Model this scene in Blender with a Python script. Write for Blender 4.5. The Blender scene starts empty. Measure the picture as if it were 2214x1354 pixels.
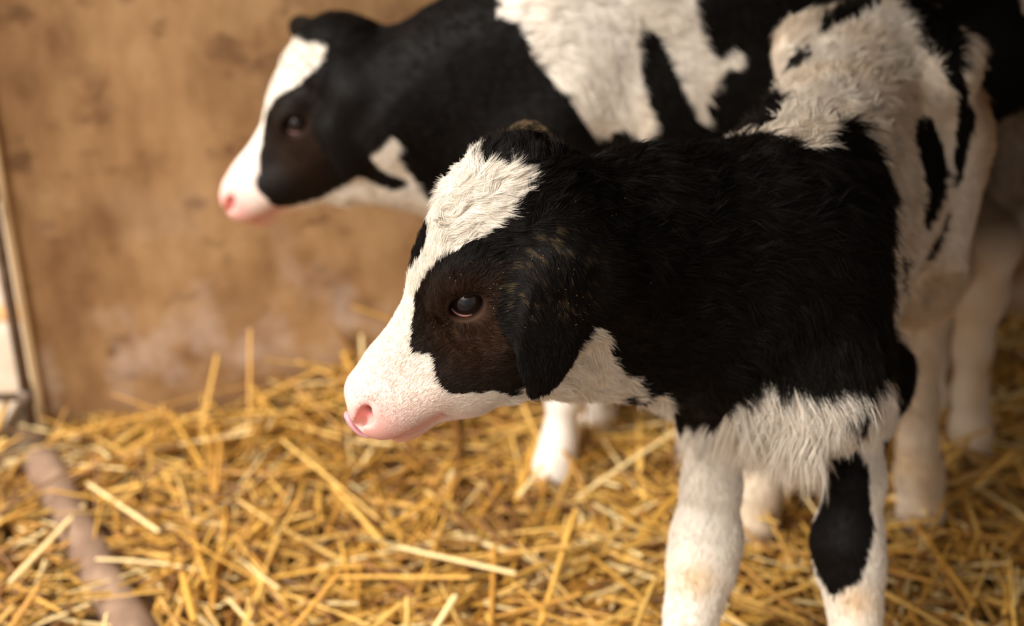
import bpy, math
import numpy as np
from mathutils import Vector, Matrix

rng = np.random.default_rng(7)
scene = bpy.context.scene
col = scene.collection

# ------------------------------------------------------------------ camera, light, exposure
CAM_H = 1.25
PITCH = math.radians(26.8)
FPX = 3075.0
CX, CY = 1107.0, 677.0
cam_data = bpy.data.cameras.new('camera')
cam = bpy.data.objects.new('camera', cam_data)
col.objects.link(cam)
cam.location = (0, 0, CAM_H)
cam.rotation_euler = (math.pi / 2 - PITCH, 0, 0)
cam_data.sensor_width = 36.0
cam_data.lens = FPX / 2214.0 * 36.0
cam_data.clip_start = 0.05
cam_data.dof.use_dof = True
cam_data.dof.focus_distance = 1.30
cam_data.dof.aperture_fstop = 2.4
scene.camera = cam

world = bpy.data.worlds.new('daylight')
scene.world = world
world.use_nodes = True
wn = world.node_tree
wn.nodes.clear()
wo = wn.nodes.new('ShaderNodeOutputWorld')
wb = wn.nodes.new('ShaderNodeBackground')
wtc = wn.nodes.new('ShaderNodeTexCoord')
wsx = wn.nodes.new('ShaderNodeSeparateXYZ')
wn.links.new(wtc.outputs['Generated'], wsx.inputs[0])


def wmath(op, a, b=None, clamp=False):
    n = wn.nodes.new('ShaderNodeMath'); n.operation = op; n.use_clamp = clamp
    for i, v in enumerate((a, b)):
        if v is None: continue
        if isinstance(v, (int, float)): n.inputs[i].default_value = v
        else: wn.links.new(v, n.inputs[i])
    return n.outputs[0]


# open sky above the yard on the left; dimmed elsewhere to shape light, even fill added
lift = wmath('MULTIPLY', wmath('SUBTRACT', wsx.outputs['Z'], .30), 4.0, True)
left = wmath('MULTIPLY', wmath('ADD', wmath('MULTIPLY', wsx.outputs['X'], -1.0), .30), 1.4, True)
sky = wmath('ADD', wmath('MULTIPLY', wmath('MULTIPLY', lift, left), 3.3), .34)
low = wmath('MULTIPLY', wmath('MULTIPLY', left, left), .45)
wn.links.new(wmath('ADD', sky, low), wb.inputs['Strength'])
wb.inputs['Color'].default_value = (1.0, 0.935, 0.86, 1)
wn.links.new(wb.outputs[0], wo.inputs[0])

sun_d = bpy.data.lights.new('hazy_sun', 'SUN')
sun_d.energy = 3.1
sun_d.angle = math.radians(22)
sun_d.color = (1.0, 0.935, 0.86)
sun = bpy.data.objects.new('hazy_sun', sun_d)
col.objects.link(sun)
sun.rotation_euler = Vector((0.55, 0.36, -0.66)).to_track_quat('-Z', 'Y').to_euler()

scene.view_settings.view_transform = 'Standard'
scene.view_settings.look = 'None'
scene.view_settings.gamma = 1.0
scene.view_settings.use_curve_mapping = False
scene.view_settings.exposure = 0.27

# ------------------------------------------------------------------ projection helpers
UP = np.array([0, math.sin(PITCH), math.cos(PITCH)])
FW = np.array([0, math.cos(PITCH), -math.sin(PITCH)])


def P(px, py, d):
    """point seen at pixel (px, py) at horizontal distance d from the camera"""
    r = np.array([1.0, 0, 0]) * (px - CX) / FPX + UP * (CY - py) / FPX + FW
    return np.array([0, 0, CAM_H]) + r * (d / r[1])


def to_px(p):
    q = p - np.array([0, 0, CAM_H])
    dep = q @ FW
    return np.stack([CX + FPX * q[:, 0] / dep, CY - FPX * (q @ UP) / dep], 1)


def nrm(v):
    v = np.asarray(v, float)
    return v / max(np.linalg.norm(v), 1e-9)


def tag(o, label=None, cat=None, group=None, kind=None):
    if label: o['label'] = label
    if cat: o['category'] = cat
    if group: o['group'] = group
    if kind: o['kind'] = kind
    return o


# ------------------------------------------------------------------ materials
def new_mat(name):
    m = bpy.data.materials.new(name)
    m.use_nodes = True
    nt = m.node_tree
    b = nt.nodes['Principled BSDF']
    return m, nt, b


def simple_mat(name, color, rough=0.6, metal=0.0, spec=0.5):
    m, nt, b = new_mat(name)
    b.inputs['Base Color'].default_value = (*color, 1)
    b.inputs['Roughness'].default_value = rough
    b.inputs['Metallic'].default_value = metal
    b.inputs['Specular IOR Level'].default_value = spec
    return m


def noise_mat(name, stops, scale=5.0, detail=8.0, rough=0.8, bump=0.2, stretch=(1, 1, 1), spec=0.3, distort=0.0):
    m, nt, b = new_mat(name)
    tc = nt.nodes.new('ShaderNodeTexCoord')
    mp = nt.nodes.new('ShaderNodeMapping')
    mp.inputs['Scale'].default_value = stretch
    nz = nt.nodes.new('ShaderNodeTexNoise')
    nz.inputs['Scale'].default_value = scale
    nz.inputs['Detail'].default_value = detail
    nz.inputs['Roughness'].default_value = 0.65
    nz.inputs['Distortion'].default_value = distort
    cr = nt.nodes.new('ShaderNodeValToRGB')
    el = cr.color_ramp.elements
    for i, (pos, c) in enumerate(stops):
        e = el[i] if i < 2 else el.new(pos)
        e.position = pos
        e.color = (*c, 1)
    nt.links.new(tc.outputs['Object'], mp.inputs[0])
    nt.links.new(mp.outputs[0], nz.inputs['Vector'])
    nt.links.new(nz.outputs['Fac'], cr.inputs[0])
    nt.links.new(cr.outputs[0], b.inputs['Base Color'])
    b.inputs['Roughness'].default_value = rough
    b.inputs['Specular IOR Level'].default_value = spec
    if bump:
        bp = nt.nodes.new('ShaderNodeBump')
        bp.inputs['Strength'].default_value = bump
        bp.inputs['Distance'].default_value = 0.01
        nt.links.new(nz.outputs['Fac'], bp.inputs['Height'])
        nt.links.new(bp.outputs[0], b.inputs['Normal'])
    return m


def attr_mat(name, attr, rough=0.7, spec=0.25, sss=0.0, coat=None):
    m, nt, b = new_mat(name)
    a = nt.nodes.new('ShaderNodeAttribute')
    a.attribute_name = attr
    nt.links.new(a.outputs['Color'], b.inputs['Base Color'])
    b.inputs['Roughness'].default_value = rough
    b.inputs['Specular IOR Level'].default_value = spec
    return m


def mesh_obj(name, verts, faces, mat, parent=None, smooth=True, colors=None):
    me = bpy.data.meshes.new(name)
    verts = np.asarray(verts, np.float32)
    if isinstance(faces, np.ndarray):
        n, k = faces.shape
        me.vertices.add(len(verts))
        me.vertices.foreach_set('co', verts.ravel())
        me.loops.add(n * k)
        me.loops.foreach_set('vertex_index', faces.astype(np.int32).ravel())
        me.polygons.add(n)
        me.polygons.foreach_set('loop_start', np.arange(0, n * k, k, dtype=np.int32))
        me.update(calc_edges=True)
    else:
        me.from_pydata([tuple(v) for v in verts.tolist()], [], faces)
    if smooth:
        me.polygons.foreach_set('use_smooth', np.ones(len(me.polygons), bool))
    if colors is not None:
        ca = me.color_attributes.new('coat', 'FLOAT_COLOR', 'POINT')
        c4 = np.concatenate([colors, np.ones((len(colors), 1))], 1).astype(np.float32)
        ca.data.foreach_set('color', c4.ravel())
    me.materials.append(mat)
    me.update()
    o = bpy.data.objects.new(name, me)
    col.objects.link(o)
    if parent is not None:
        o.parent = parent
    return o


def box_geo(size, center=(0, 0, 0), bevel=0.0):
    x, y, z = [s / 2 for s in size]
    v = np.array([(sx * x, sy * y, sz * z) for sx in (-1, 1) for sy in (-1, 1) for sz in (-1, 1)]) + np.array(center)
    f = [(0, 1, 3, 2), (4, 6, 7, 5), (0, 4, 5, 1), (2, 3, 7, 6), (0, 2, 6, 4), (1, 5, 7, 3)]
    return v, f


def box_obj(name, size, loc, mat, rz=0.0, parent=None, bevel=0.003, kind=None):
    v, f = box_geo(size)
    o = mesh_obj(name, v, f, mat, parent, smooth=False)
    o.location = loc
    o.rotation_euler = (0, 0, rz)
    if bevel:
        md = o.modifiers.new('edge', 'BEVEL')
        md.width = bevel
        md.segments = 2
    if kind: o['kind'] = kind
    return o


def tube_geo(pts, radii, n=10, flat=1.0):
    """swept tube with caps"""
    pts = np.asarray(pts, float)
    m = len(pts)
    tang = np.gradient(pts, axis=0)
    tang /= np.linalg.norm(tang, axis=1)[:, None] + 1e-12
    ref = np.array([0, 0, 1.0]) if abs(tang[0][2]) < 0.9 else np.array([1.0, 0, 0])
    V = []
    for i in range(m):
        u = nrm(np.cross(tang[i], ref))
        w = np.cross(u, tang[i])
        for k in range(n):
            a = 2 * math.pi * k / n
            V.append(pts[i] + radii[i] * (math.cos(a) * u + math.sin(a) * w * flat))
    F = []
    for i in range(m - 1):
        for k in range(n):
            k2 = (k + 1) % n
            F.append((i * n + k, i * n + k2, (i + 1) * n + k2, (i + 1) * n + k))
    V.append(pts[0]); V.append(pts[-1])
    a, b = m * n, m * n + 1
    for k in range(n):
        k2 = (k + 1) % n
        F.append((a, k2, k))
        F.append((b, (m - 1) * n + k, (m - 1) * n + k2))
    return np.array(V), F


# ------------------------------------------------------------------ value noise (numpy)
_tab = np.random.default_rng(3).random((32, 32, 32)).astype(np.float32)


def vnoise(p):
    p = np.asarray(p, float)
    i = np.floor(p).astype(int)
    f = p - i
    f = f * f * (3 - 2 * f)
    r = np.zeros(len(p))
    for dx in (0, 1):
        for dy in (0, 1):
            for dz in (0, 1):
                w = (f[:, 0] if dx else 1 - f[:, 0]) * (f[:, 1] if dy else 1 - f[:, 1]) * (f[:, 2] if dz else 1 - f[:, 2])
                r += w * _tab[(i[:, 0] + dx) % 32, (i[:, 1] + dy) % 32, (i[:, 2] + dz) % 32]
    return r


# ------------------------------------------------------------------ implicit body modelling
class Body:
    def __init__(self):
        self.prims = []

    def cone(self, A, B, ra, rb, k=0.02, reg='trunk', u=None, su=1.0, sv=1.0, flow=None, hl=0.012, sub=False):
        A = np.asarray(A, float); B = np.asarray(B, float)
        w = B - A
        L = np.linalg.norm(w)
        w = w / L
        if u is None:
            u = np.array([1.0, 0, 0]) if abs(w[0]) < 0.8 else np.array([0, 0, 1.0])
        u = np.asarray(u, float)
        u = nrm(u - w * (u @ w))
        v = np.cross(w, u)
        self.prims.append(dict(t='c', A=A, L=L, w=w, u=u, v=v, ra=ra, rb=rb, su=su, sv=sv, k=k, reg=reg,
                               flow=nrm(flow) if flow is not None else w, hl=hl, sub=sub,
                               lo=np.minimum(A, B) - max(ra, rb) * max(su, sv, 1), hi=np.maximum(A, B) + max(ra, rb) * max(su, sv, 1)))

    def chain(self, pts, rad, **kw):
        for i in range(len(pts) - 1):
            self.cone(pts[i], pts[i + 1], rad[i], rad[i + 1], **kw)

    def ell(self, C, R, r, k=0.02, reg='trunk', flow=(0, 0, -1), hl=0.012, sub=False):
        """R: 3x3 with axes in columns"""
        C = np.asarray(C, float); r = np.asarray(r, float)
        m = r.max()
        self.prims.append(dict(t='e', C=C, R=np.asarray(R, float), r=r, k=k, reg=reg, flow=nrm(flow), hl=hl, sub=sub,
                               lo=C - m, hi=C + m))

    @staticmethod
    def dist(p, q):
        if p['t'] == 'c':
            x = q - p['A'].astype(q.dtype)
            a = x @ p['w'].astype(q.dtype)
            b = x @ (p['u'] / p['su']).astype(q.dtype)
            c = x @ (p['v'] / p['sv']).astype(q.dtype)
            h = np.clip(a / p['L'], 0, 1)
            d = np.sqrt((a - h * p['L']) ** 2 + b * b + c * c) - (p['ra'] + (p['rb'] - p['ra']) * h)
            return d * min(1.0, p['su'] * 1.15, p['sv'] * 1.15)
        x = (q - p['C'].astype(q.dtype)) @ p['R'].astype(q.dtype)
        k0 = np.linalg.norm(x / p['r'].astype(q.dtype), axis=-1)
        k1 = np.linalg.norm(x / (p['r'] ** 2).astype(q.dtype), axis=-1) + 1e-6
        return k0 * (k0 - 1) / k1

    @staticmethod
    def blend(acc, d, k, sub):
        if sub:
            d = -d
            h = np.clip(k - np.abs(acc - d), 0, None) / k
            return np.maximum(acc, d) + h * h * k * 0.25
        h = np.clip(k - np.abs(acc - d), 0, None) / k
        return np.minimum(acc, d) - h * h * k * 0.25

    def eval(self, q):
        acc = np.full(len(q), 0.2)
        for p in self.prims:
            acc = self.blend(acc, self.dist(p, q), p['k'], p['sub'])
        return acc

    def mesh(self, step, zmin=-0.02):
        lo = np.min([p['lo'] for p in self.prims if not p['sub']], 0) - 0.02
        hi = np.max([p['hi'] for p in self.prims if not p['sub']], 0) + 0.02
        lo[2] = max(lo[2], zmin)
        n = np.ceil((hi - lo) / step).astype(int) + 1
        ax = [(lo[i] + step * np.arange(n[i])).astype(np.float32) for i in range(3)]
        F = np.full(tuple(n), 0.2, np.float32)
        for p in self.prims:
            m = 0.012 + p['k']
            i0 = np.clip(np.floor((p['lo'] - m - lo) / step).astype(int), 0, n)
            i1 = np.clip(np.ceil((p['hi'] + m - lo) / step).astype(int) + 1, 0, n)
            if np.any(i1 <= i0):
                continue
            sl = tuple(slice(i0[i], i1[i]) for i in range(3))
            G = np.stack(np.meshgrid(*[ax[i][sl[i]] for i in range(3)], indexing='ij'), -1)
            d = self.dist(p, G.reshape(-1, 3)).reshape(G.shape[:3]).astype(np.float32)
            F[sl] = self.blend(F[sl], d, p['k'], p['sub'])
        return surface_nets(F, lo, step)

    def project(self, V, it=2, N=None):
        e = 0.0006
        for _ in range(it):
            f = self.eval(V)
            g = np.stack([self.eval(V + np.eye(3)[i] * e) - self.eval(V - np.eye(3)[i] * e) for i in range(3)], 1) / (2 * e)
            g2 = (g * g).sum(1)
            V = V - np.clip(f / np.maximum(g2, 0.15), -0.002, 0.002)[:, None] * g
        return V, g / (np.sqrt(g2)[:, None] + 1e-9)


def surface_nets(F, lo, step):
    S = F < 0
    n = F.shape
    cs = np.zeros((n[0] - 1, n[1] - 1, n[2] - 1), np.int8)
    for dx in (0, 1):
        for dy in (0, 1):
            for dz in (0, 1):
                cs += S[dx:n[0] - 1 + dx, dy:n[1] - 1 + dy, dz:n[2] - 1 + dz]
    act = (cs > 0) & (cs < 8)
    ci = np.argwhere(act)
    idx = np.full(act.shape, -1, np.int64)
    idx[act] = np.arange(len(ci))
    acc = np.zeros((len(ci), 3)); cnt = np.zeros(len(ci))
    corners = [(a, b, c) for a in (0, 1) for b in (0, 1) for c in (0, 1)]
    for c0 in corners:
        for axn in range(3):
            if c0[axn] == 1:
                continue
            c1 = list(c0); c1[axn] = 1
            f0 = F[ci[:, 0] + c0[0], ci[:, 1] + c0[1], ci[:, 2] + c0[2]]
            f1 = F[ci[:, 0] + c1[0], ci[:, 1] + c1[1], ci[:, 2] + c1[2]]
            m = (f0 < 0) != (f1 < 0)
            t = np.where(m, f0 / np.where(m, f0 - f1, 1), 0)
            pt = np.zeros((len(ci), 3)) + np.array(c0)
            pt[:, axn] += t
            acc[m] += pt[m]; cnt[m] += 1
    V = lo + (ci + acc / np.maximum(cnt, 1)[:, None]) * step
    quads = []
    for axn in range(3):
        sl0 = [slice(None)] * 3; sl1 = [slice(None)] * 3
        sl0[axn] = slice(0, n[axn] - 1); sl1[axn] = slice(1, n[axn])
        A, B = S[tuple(sl0)], S[tuple(sl1)]
        for flip in (False, True):
            e = np.argwhere((A & ~B) if not flip else (~A & B))
            o1, o2 = (axn + 1) % 3, (axn + 2) % 3
            ok = (e[:, o1] > 0) & (e[:, o2] > 0) & (e[:, o1] < n[o1] - 1) & (e[:, o2] < n[o2] - 1)
            e = e[ok]
            def cell(d1, d2):
                c = e.copy(); c[:, o1] -= d1; c[:, o2] -= d2
                return idx[c[:, 0], c[:, 1], c[:, 2]]
            q = np.stack([cell(1, 1), cell(0, 1), cell(0, 0), cell(1, 0)], 1)
            if flip: q = q[:, ::-1]
            quads.append(q)
    Q = np.concatenate(quads)
    Q = Q[(Q >= 0).all(1)]
    return V, Q


def in_poly(px, poly):
    poly = np.asarray(poly, float)
    x, y = px[:, 0], px[:, 1]
    inside = np.zeros(len(px), bool)
    j = len(poly) - 1
    for i in range(len(poly)):
        xi, yi = poly[i]; xj, yj = poly[j]
        if yi != yj:
            c = ((yi > y) != (yj > y)) & (x < (xj - xi) * (y - yi) / (yj - yi) + xi)
            inside ^= c
        j = i
    return inside

# ------------------------------------------------------------------ calf anatomy
EYE = (0.130, 0.0565, -0.044)


def head_frame(eye_at, yaw, pitch, roll, S):
    """head axes from yaw / pitch / roll (degrees), placed so that the left eye sits at eye_at"""
    a, b, c = [math.radians(v) for v in (yaw, pitch, roll)]
    X = np.array([-math.cos(a) * math.cos(b), -math.sin(a) * math.cos(b), -math.sin(b)])
    Y = nrm(np.cross([0, 0, 1.0], X))
    Z = np.cross(X, Y)
    Y2 = math.cos(c) * Y + math.sin(c) * Z
    R = np.stack([X, Y2, np.cross(X, Y2)], 1)
    return dict(o=np.asarray(eye_at, float) - R @ (np.array(EYE) * S), R=R, S=S)


def H(fr, x, y, z):
    return fr['o'] + fr['R'] @ (np.array([x, y, z]) * fr['S'])


def Hinv(fr, q):
    return (q - fr['o']) @ fr['R'] / fr['S']




def add_head(b, fr):
    S = fr['S']; R = fr['R']; Y = R[:, 1]; X = R[:, 0]; Z = R[:, 2]
    bk = -X
    h = lambda x, y, z: H(fr, x, y, z)
    kw = dict(reg='head', u=Y)
    # cranium and forehead (flow runs from the nose back to the poll)
    b.cone(h(.110, 0, -.050), h(.030, 0, -.045), .052 * S, .048 * S, su=1.08, sv=1.0, k=.03, hl=.014, **kw)
    b.ell(h(.062, 0, -.040), R, np.array([.056, .050, .046]) * S, k=.03, reg='head', flow=bk, hl=.014)
    b.ell(h(.020, 0, -.046), R, np.array([.030, .042, .036]) * S, k=.03, reg='head', flow=bk, hl=.015)
    b.cone(h(.130, 0, -.090), h(.040, 0, -.085), .046 * S, .050 * S, su=1.02, sv=.95, k=.03, flow=bk, hl=.010, **kw)
    # nasal bridge
    b.cone(h(.258, 0, -.038), h(.110, 0, -.055), .021 * S, .046 * S, su=1.0, sv=.94, k=.03, hl=.007, **kw)
    # muzzle
    b.ell(h(.241, 0, -.054), R, np.array([.043, .038, .036]) * S, k=.022, reg='head', flow=bk, hl=.004)
    for s in (-1, 1):
        b.ell(h(.268, s * .016, -.044), R, np.array([.022, .021, .026]) * S, k=.014, reg='nose', flow=bk, hl=.002)
        b.ell(h(.258, s * .023, -.056), R, np.array([.031, .021, .025]) * S, k=.014, reg='head', flow=bk, hl=.003)
        b.ell(h(.236, s * .026, -.068), R, np.array([.030, .017, .020]) * S, k=.014, reg='head', flow=bk, hl=.004)
        # cheek
        b.ell(h(.090, s * .040, -.098), R, np.array([.062, .020, .052]) * S, k=.03, reg='head', flow=bk, hl=.010)
        b.cone(h(.205, s * .018, -.085), h(.12, s * .034, -.090), .030 * S, .036 * S, k=.03, reg='head', hl=.008)
        # brow ridge
        b.ell(h(.126, s * .049, -.032), R, np.array([.030, .017, .018]) * S, k=.016, reg='head', flow=bk, hl=.006)
        b.ell(h(.134, s * .049, -.060), R, np.array([.028, .014, .016]) * S, k=.016, reg='head', flow=bk, hl=.006)
        # jaw
        b.cone(h(.205, s * .012, -.112), h(.055, s * .036, -.135), .018 * S, .034 * S, k=.028, reg='head', hl=.010)
    b.cone(h(.205, 0, -.110), h(.055, 0, -.130), .021 * S, .036 * S, su=1.2, k=.03, hl=.010, **kw)
    b.ell(h(.276, 0, -.051), R, np.array([.0195, .028, .021]) * S, k=.012, reg='nose', flow=bk, hl=.002)
    # lower lip and chin
    b.ell(h(.266, 0, -.079), R, np.array([.026, .022, .016]) * S, k=.008, reg='chin', flow=bk, hl=.003)
    b.cone(h(.262, 0, -.084), h(.205, 0, -.108), .017 * S, .020 * S, su=1.25, k=.018, hl=.006, **kw)


def add_head_cuts(b, fr):
    S = fr['S']; R = fr['R']; Y = R[:, 1]
    h = lambda x, y, z: H(fr, x, y, z)
    for s in (-1, 1):
        # mouth line
        pts = [h(.304, s * .002, -.068), h(.290, s * .024, -.068), h(.268, s * .037, -.078), h(.243, s * .043, -.093)]
        for i in range(3):
            b.cone(pts[i], pts[i + 1], .0028 * S, .0022 * S, k=.004, reg='mouth', sub=True)
        # nostril: comma-shaped hollow
        b.cone(h(.290, s * .016, -.041), h(.273, s * .034, -.034), .0045 * S, .0062 * S, k=.005, reg='nostril', sub=True)
        b.cone(h(.273, s * .034, -.034), h(.264, s * .037, -.028), .0062 * S, .0030 * S, k=.005, reg='nostril', sub=True)
        b.cone(h(.275, s * .034, -.037), h(.246, s * .018, -.043), .0064 * S, .0050 * S, k=.004, reg='nostril', sub=True)
        # eye opening
        A = eye_axes(fr, s)
        c = h(EYE[0], s * EYE[1], EYE[2])
        b.ell(c + A[:, 0] * .004 * S, A, np.array([.022, .0156, .0120]) * S, k=.004, reg='socket', sub=True)


def eye_axes(fr, s):
    """columns: outward, long axis of the opening (towards the nose), up"""
    R = fr['R']
    out = nrm(R @ np.array([.22, s * 1.0, .10]))
    lng = R @ np.array([.78, 0, .55])
    lng = nrm(lng - out * (lng @ out))
    up = np.cross(out, lng) * s
    if up @ R[:, 2] < 0: up = -up
    return np.stack([out, lng, up], 1)


def add_trunk(b, W, f, l, z0=0.0, L=1.0):
    W = np.asarray(W, float)
    def T(a, bb, z): return np.array([W[0] + a * L * f[0] + bb * l[0], W[1] + a * L * f[1] + bb * l[1], z + z0])
    up = np.array([0, 0, 1.0]); f3 = np.array([f[0], f[1], 0]); l3 = np.array([l[0], l[1], 0])
    R = np.stack([f3, l3, up], 1)
    bk = -f3
    dn = nrm(bk * .6 - up * .6)
    kw = dict(u=l3)
    b.cone(T(-.08, 0, .570), T(-.34, 0, .575), .113, .116, su=1.0, sv=1.28, k=.04, flow=dn, hl=.026, **kw)
    b.cone(T(.06, 0, .555), T(-.10, 0, .560), .082, .110, su=.95, sv=1.40, k=.04, flow=dn, hl=.028, **kw)
    b.cone(T(.02, 0, .685), T(-.46, 0, .738), .054, .068, su=1.1, k=.05, flow=nrm(bk - .25 * up), hl=.034, **kw)
    b.ell(T(-.48, 0, .668), R, (.11, .108, .118), k=.05, flow=dn, hl=.022)
    b.ell(T(-.575, 0, .69), R, (.045, .05, .05), k=.05, flow=dn, hl=.02)
    for s in (-1, 1):
        b.cone(T(-.01, s * .055, .65), T(.055, s * .082, .50), .052, .056, k=.045, flow=nrm(dn - .4 * up), hl=.026)
        b.ell(T(-.41, s * .092, .742), R, (.048, .032, .038), k=.05, flow=dn, hl=.02)
        b.cone(T(-.47, s * .058, .62), T(-.40, s * .084, .47), .088, .058, k=.04, flow=nrm(bk * .2 - up), hl=.018)
        b.cone(T(-.54, s * .058, .62), T(-.53, s * .070, .45), .066, .042, k=.04, flow=nrm(bk * .2 - up), hl=.018)
    return T


def add_leg(b, pts, rad, reg, hl=.008, k=.022, u=None, su=1.0):
    for i in range(len(pts) - 1):
        b.cone(pts[i], pts[i + 1], rad[i], rad[i + 1], k=k, reg=reg, hl=hl, u=u, su=su)


def hoof_geo(p, f):
    """two cleaved claws, returned as vertices and faces"""
    V, F = [], []
    f = np.array([f[0], f[1], 0.0]); l = np.array([-f[1], f[0], 0.0])
    for s in (-1, 1):
        c = np.array([p[0], p[1], 0]) + l * s * .013
        rings = []
        for z, r, fo in ((.000, .016, .012), (.012, .0165, .010), (.028, .015, .004), (.045, .013, -.002)):
            ring = []
            for k in range(14):
                a = 2 * math.pi * k / 14
                ring.append(c + l * (r * .78 * math.sin(a)) + f * (fo + r * 1.5 * math.cos(a) * (1.0 if math.cos(a) > 0 else .7)) + np.array([0, 0, z]))
            rings.append(ring)
        base = len(V)
        for r in rings: V += r
        for i in range(3):
            for k in range(14):
                F.append((base + i * 14 + k, base + i * 14 + (k + 1) % 14, base + (i + 1) * 14 + (k + 1) % 14, base + (i + 1) * 14 + k))
        F.append(tuple(base + k for k in range(13, -1, -1)))
        F.append(tuple(base + 42 + k for k in range(14)))
    return np.array(V), F


WHITE = np.array([.87, .81, .73])
WARM = np.array([.72, .50, .27])
BLACK = np.array([.0046, .0034, .0028])
BROWN = np.array([.034, .0150, .0075])
PINK = np.array([.78, .40, .35])
PALEPINK = np.array([.80, .60, .52])
MUD = np.array([.040, .028, .015])
NOSE = np.array([.80, .36, .33])


def finish_calf(name, b, step, color_fn, mats):
    V, Q = b.mesh(step)
    V, N = b.project(V, 2)
    V[:, 2] = np.maximum(V[:, 2], 0.004)
    # per-vertex nearest primitive data
    ds = np.stack([b.dist(p, V) for p in b.prims if not p['sub']], 1)
    pr = [p for p in b.prims if not p['sub']]
    near = ds.argmin(1)
    w = np.exp(-(ds - ds.min(1)[:, None]) / .016)
    flow = w @ np.stack([p['flow'] for p in pr])
    hl = (w @ np.array([p['hl'] for p in pr])) / w.sum(1)
    regs = sorted({p['reg'] for p in pr})
    rid = np.array([regs.index(p['reg']) for p in pr])[near]
    C = color_fn(V, N, rid, regs)
    o = mesh_obj(name, V, Q, mats['skin'], colors=C)
    return o, dict(V=V, Q=Q, N=N, flow=flow, hl=hl, rid=rid, regs=regs)


# ------------------------------------------------------------------ the near calf
def muzzle_tint(C, lo, hd, n):
    """bare pink skin round the nostrils and lips, thinning out over the muzzle"""
    x, y, z = lo[:, 0], np.abs(lo[:, 1]), lo[:, 2]
    pale = C[:, 0] > .3
    def put(C, g, c, k):
        g = (np.clip(g, 0, 1) * hd * pale * k)[:, None]
        return C * (1 - g) + np.array(c) * g
    C = put(C, (x - .195) / .055, (.82, .60, .53), .80)
    C = put(C, (x - .256) / .020, (.80, .42, .38), .65 + .2 * n)
    d = np.sqrt((x - .272) ** 2 + (y - .030) ** 2 + (z + .036) ** 2)
    C = put(C, np.exp(-(d / .018) ** 2), (.80, .30, .27), .85)
    d = np.sqrt((x - .260) ** 2 + (y - .026) ** 2 + (z + .037) ** 2)
    C = put(C, 1.6 * np.exp(-(d / .0085) ** 2), (.16, .045, .04), 1.0)  # inside of the nostril darkened in colour for the shade in the hollow
    seam = np.abs(z + .068 + (.295 - x) * .42)
    C = put(C, np.exp(-((seam / .007) ** 2)) * (x > .235), (.66, .32, .31), .8)
    return C


def sym_points(V, N, T0, l, facing):
    """mirror the points turned away from the viewer's side across the animal's own median plane"""
    q = V.copy()
    side = (V[:, :2] - T0[:2]) @ l
    q[:, :2] = np.where(facing[:, None], V[:, :2], V[:, :2] - 2 * side[:, None] * l)
    return q


BLAZE1 = [(1033, 325), (1028, 365), (1042, 362), (1062, 359), (1078, 366), (1095, 370), (1113, 367), (1130, 387), (1139, 404),
          (1136, 420), (1128, 415), (1110, 430), (1096, 447), (1075, 478), (1054, 498), (1030, 515), (1012, 533), (985, 547),
          (968, 560), (948, 577), (928, 596), (912, 618), (898, 640), (893, 660), (892, 685), (888, 705), (884, 730), (883, 750), (888, 768),
          (903, 770), (918, 770), (928, 772), (932, 790), (936, 808), (942, 828), (956, 846), (975, 852), (1002, 853), (1030, 851), (1056, 845),
          (1080, 851), (1100, 856), (1114, 858), (1124, 842), (1140, 833), (1150, 829), (1180, 812), (1205, 795), (1230, 765), (1248, 745),
          (1262, 708), (1285, 705), (1305, 715), (1318, 740), (1325, 775), (1332, 800), (1352, 810), (1372, 818), (1385, 845), (1390, 868),
          (1368, 865), (1352, 852), (1334, 862), (1334, 1000), (700, 1000), (650, 300), (900, 250)]
EYEFAR1 = [(860, 595), (880, 556), (890, 525), (903, 503), (919, 494), (921, 512), (918, 535), (914, 555), (906, 568), (898, 582), (892, 590), (880, 600)]
SPOT1 = [(1398, 862), (1420, 852), (1440, 858), (1456, 875), (1452, 892), (1425, 884), (1402, 876)]
BACK1 = [(1562, 299), (1607, 292), (1643, 282), (1668, 262), (1680, 228), (1660, 205), (1628, 215), (1590, 150), (1590, -300), (2500, -300), (2500, 1000),
         (1935, 735), (1925, 700), (1925, 640), (1919, 547), (1917, 517), (1922, 465), (1924, 424), (1919, 382), (1906, 357), (1886, 331), (1865, 298),
         (1850, 274), (1834, 264), (1813, 274), (1793, 279), (1787, 300), (1772, 320), (1741, 315), (1731, 326), (1710, 336), (1674, 357),
         (1648, 368), (1636, 350), (1600, 326)]
B1A = [(1700, 158), (1708, 128), (1730, 110), (1757, 114), (1757, 128), (1738, 146), (1712, 152)]
B1B = [(1764, 84), (1775, 52), (1798, 31), (1829, 10), (1865, 0), (1906, 6), (1890, 26), (1868, 40), (1844, 48), (1813, 62), (1788, 78)]
B1C = [(1927, 5), (1958, 31), (1974, 57), (1984, 88), (2005, 114), (2030, 145), (2051, 176), (2067, 207), (2072, 227), (2068, 260), (2062, 330), (2058, 382),
       (2062, 410), (2077, 382), (2093, 310), (2108, 269), (2106, 243), (2088, 191), (2077, 145), (2082, 130), (2072, 67), (2056, 36),
       (2030, 20), (1994, 8), (1968, -12), (1920, -20)]
B1G = [(1585, 300), (1640, 284), (1672, 266), (1692, 238), (1684, 214), (1655, 200), (1600, 225)]
B1D = [(1994, 563), (1999, 543), (2020, 512), (2046, 465), (2058, 448), (2042, 496), (2029, 532), (2010, 561)]
B1E = [(1971, 279), (1974, 258), (1994, 248), (2015, 253), (2030, 289), (2043, 331), (2046, 372), (2041, 424), (2020, 465), (2005, 491), (1992, 486),
       (1994, 444), (1997, 393), (1984, 331), (1972, 300)]
B1F = [(1934, 620), (1934, 560), (1946, 545), (1958, 545), (1957, 600), (1945, 626)]
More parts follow.
